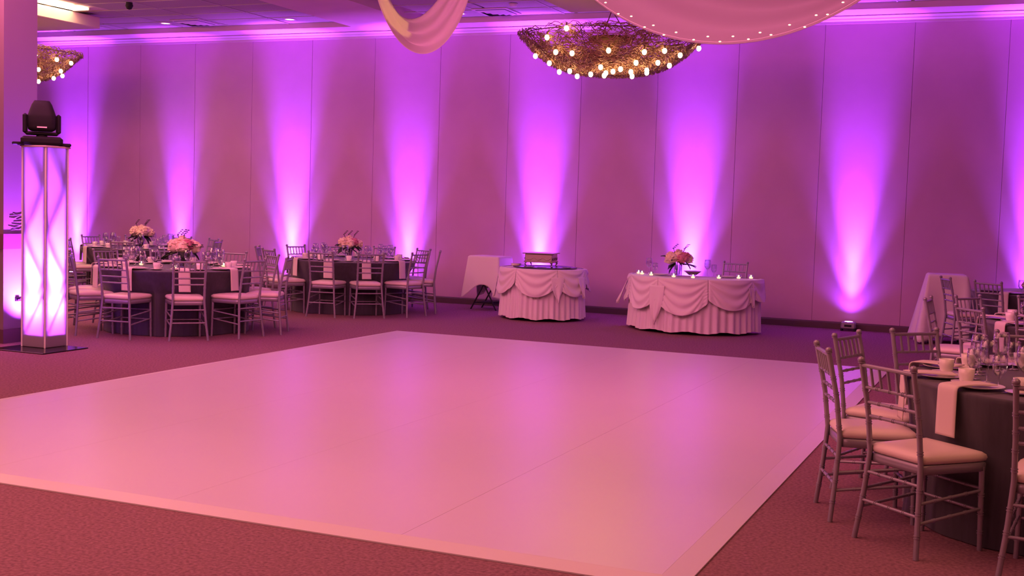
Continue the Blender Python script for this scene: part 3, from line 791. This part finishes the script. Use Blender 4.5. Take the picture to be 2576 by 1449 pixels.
# things on the sweetheart table
def on_sw(a, b):
    p = Vector(pix_on(a, b, zt)); c = Vector((-4.17, 16.25, zt)); d = p-c; r_ = d.length
    if r_ > .82: p = c+d*(.82/r_)
    if p.y > 16.2: p.y = 16.2
    return (p.x, p.y, zt)
zt = ST+.008
for i, (a, b, lb) in enumerate(((1584, 689, 'at the left end'), (1602, 691, 'second from the left end'), (1634, 694, 'left of the flowers'), (1687, 699, 'just left of the vase'), (1743, 701, 'just right of the vase'), (1808, 702, 'in front of the empty chair'), (1858, 702, 'second from the right end'), (1889, 702, 'at the right end'))):
    p = on_sw(a, b); put('votive', p, 0, 'lit votive candle on the sweetheart table '+lb, 'votive candles')
make_bouquet('flower_centrepiece', (*on_sw(1705, 694)[:2], zt), 12, 'cream and rose bouquet with dark leaves on the sweetheart table', 2, .95)
for (a, b, lb) in ((1632, 690, 'left'), (1784, 694, 'right')):
    p = on_sw(a, b); put('goblet', p, 0, f'tall wine glass {lb} of the flowers on the sweetheart table', 'wine glasses on the sweetheart table')
    put('water', (p[0]+.10, p[1]-.04, p[2]), 0, f'water glass {lb} of the flowers on the sweetheart table', 'water glasses on the sweetheart table')
for (a, b, lb) in ((1663, 692, 'left'), (1828, 698, 'right')):
    put('plate', on_sw(a, b), 0, f'dinner plate at the {lb} place of the sweetheart table', 'plates on the sweetheart table')
bw = MB().lathe([(0, .004), (.05, .004), (.11, .05), (.125, .06), (.12, .062), (.10, .05), (.045, .012), (0, .010)], 22).build('silver_bowl', ORNSIL)
bw.location = (*on_sw(1742, 693)[:2], zt); tag(bw, 'low dark silver bowl right of the bouquet on the sweetheart table', 'bowl')
place_chair(-4.05, 15.75, 82, 1.42, 'silver ballroom chair behind the sweetheart table', 'silver ballroom chairs')
# ornate silver stand with mirror top on its tray
tyo = MB().lathe([(0, 0), (.46, 0), (.47, .008), (.47, .012), (.455, .012), (.45, .005), (0, .005)], 40).build('round_tray', DARKTR)
tyo.location = (-6.42, 16.26, zt); tag(tyo, 'dark round tray under the silver stand', 'tray')
cs = empty('cake_stand', (-6.50, 16.30, zt+.006), math.radians(10)); tag(cs, 'square ornate silver cake stand on four legs with a flat top', 'cake stand')
h0 = .075
MB().bbox(-.20, .20, -.20, .20, h0, h0+.115, .008).build('body', ORNSIL, cs)
MB().bbox(-.232, .232, -.232, .232, h0+.115, h0+.128, .005).build('top_rim', ORNSIL, cs)
MB().box(-.21, .21, -.21, .21, h0+.128, h0+.131).build('mirror_top', STEEL, cs)
MB().bbox(-.212, .212, -.212, .212, h0-.008, h0+.012, .004).build('bottom_rim', ORNSIL, cs)
for s_ in range(4):
    A = s_*PI/2; ca, sa = math.cos(A), math.sin(A)
    for k in range(3):
        m_ = MB(); x = -.13+.13*k
        pts = [(x-.055+.11*q/8, -.207, h0+.062-.028*math.sin(PI*q/8)) for q in range(9)]
        m_.tube([(px_*ca-py_*sa, px_*sa+py_*ca, pz) for px_, py_, pz in pts], [.003+.006*math.sin(PI*q/8) for q in range(9)], 6); m_.build('relief_garland', ORNSIL, cs)
    lx, ly = .185*(1 if s_ in (0, 3) else -1), .185*(1 if s_ < 2 else -1)
    m_ = MB(); m_.tube([(lx, ly, h0), (lx*1.06, ly*1.06, .045), (lx*.98, ly*.98, .018), (lx*1.08, ly*1.08, 0)], [.022, .012, .009, .014], 8); m_.build('leg', ORNSIL, cs)
for k in range(5):
    p = (-6.80, 16.08, 0); o = put('saucer', (p[0], p[1]+.0, zt+.006+.007*k), 0, ['lowest', 'second lowest', 'middle', 'second highest', 'topmost'][k]+' small white plate in the stack left of the silver stand', 'stacked small plates')
put('saucer', (-6.52, 15.90, zt+.006), 0, 'single small white plate in front of the silver stand', 'small plates')
put('saucer', (-6.06, 16.20, zt+.006), 0, 'single small white plate at the right edge of the tray', 'small plates')
sv = MB().box(-.012, .012, -.12, .02, .004, .012); sv.add([(-.012, .02, .006), (.012, .02, .006), (.035, .10, .006), (0, .16, .006), (-.035, .10, .006)], [(0, 1, 2, 3, 4)])
o = sv.build('cake_server', STEEL, None, .002); o.location = (-6.40, 15.98, zt+.008); o.rotation_euler = (0, 0, 1.3); tag(o, 'silver cake server lying under the stand', 'cutlery')

# ------------------------------------------------------------------ tray stands under white cloths
def draped_stand(loc, rz, sx, sy, top, mid, corner, label, flare=.05, seed=0):
    t = empty('tray_stand', loc, rz); tag(t, label, 'tray stand', 'cloth covered tray stands')
    for s in (-1, 1):
        MB().tube([(s*sx*.42, -sy*.40, 0), (-s*sx*.42, -sy*.40, top-.03)], .012, 8).build('leg', BLACK, t)
        MB().tube([(s*sx*.42, sy*.40, 0), (-s*sx*.42, sy*.40, top-.03)], .012, 8).build('leg', BLACK, t)
        MB().box(s*sx*.42-.015, s*sx*.42+.015, -sy*.4, sy*.4, top-.04, top-.015).build('webbing_bar', BLACK, t)
        MB().tube([(s*sx*.33, -sy*.40, .10), (s*sx*.33, sy*.40, .10)], .009, 6).build('brace', BLACK, t)
    MB().box(-sx*.2, sx*.2, -sy*.41, sy*.41, .10, .12).build('lower_shelf', BLACK, t)
    MB().bbox(-sx/2+.01, sx/2-.01, -sy/2+.01, sy/2-.01, top-.015, top-.004, .003).build('tray', BLACK, t)
    rnd = random.Random(seed); ph = rnd.uniform(0, 6)
    def fn(u, v):
        t_ = u*8; e = int(t_/2) % 4; f = (t_-2*int(t_/2))/2
        c = [(-1, -1), (1, -1), (1, 1), (-1, 1), (-1, -1)]
        x = (c[e][0]*(1-f)+c[e+1][0]*f)*sx/2; y = (c[e][1]*(1-f)+c[e+1][1]*f)*sy/2
        n = [(0, -1), (1, 0), (0, 1), (-1, 0)][e]; near = abs(f-.5)*2; cn = near**6
        q = c[e] if f < .5 else c[e+1]
        nx, ny = n[0]*(1-cn*.3)+q[0]*cn*.5, n[1]*(1-cn*.3)+q[1]*cn*.5
        if v < .25: k = v/.25; return (x*k, y*k, top+.003)
        s = (v-.25)/.75; dr = mid+(corner-mid)*near**2.2
        fl = flare*s*(.3+near**3*1.5)+.008*math.sin(u*2*PI*9+ph)*s
        return (x+nx*fl, y+ny*fl, top+.003-dr*s)
    MB().grid(fn, 96, 30, True).build('cloth', WHITEC, t, .004)
    return t
draped_stand((-7.68, 17.12, 0), math.radians(-6), .54, .42, .83, .44, .66, 'tray stand under a white cloth with black legs, left of the cake table', .05, 1)
draped_stand((-.96, 16.80, 0), math.radians(8), .48, .44, .90, .80, .88, 'tall tray stand under a long white cloth near the wall at the right', .10, 2)
# a few things on the farthest right table
fp = MB().box(-.17, .17, -.11, .11, 0, .02).build('serving_tray', DARKTR); fp.location = (-.33, 15.75, .7585); tag(fp, 'dark rectangular tray on the left edge of the farthest right table', 'tray')
fo = MB().lathe([(0, .002), (.05, .002), (.02, .02), (.05, .05), (.075, .09), (.05, .13), (.02, .14), (0, .14)], 16).build('amber_lamp', AMBER); fo.location = (.02, 15.95, .7585); tag(fo, 'amber glass ornament on the farthest right table', 'ornament')
print('objects', len(col.objects), 'tris', sum(len(o.data.polygons)*2 for o in col.objects if o.type == 'MESH'))
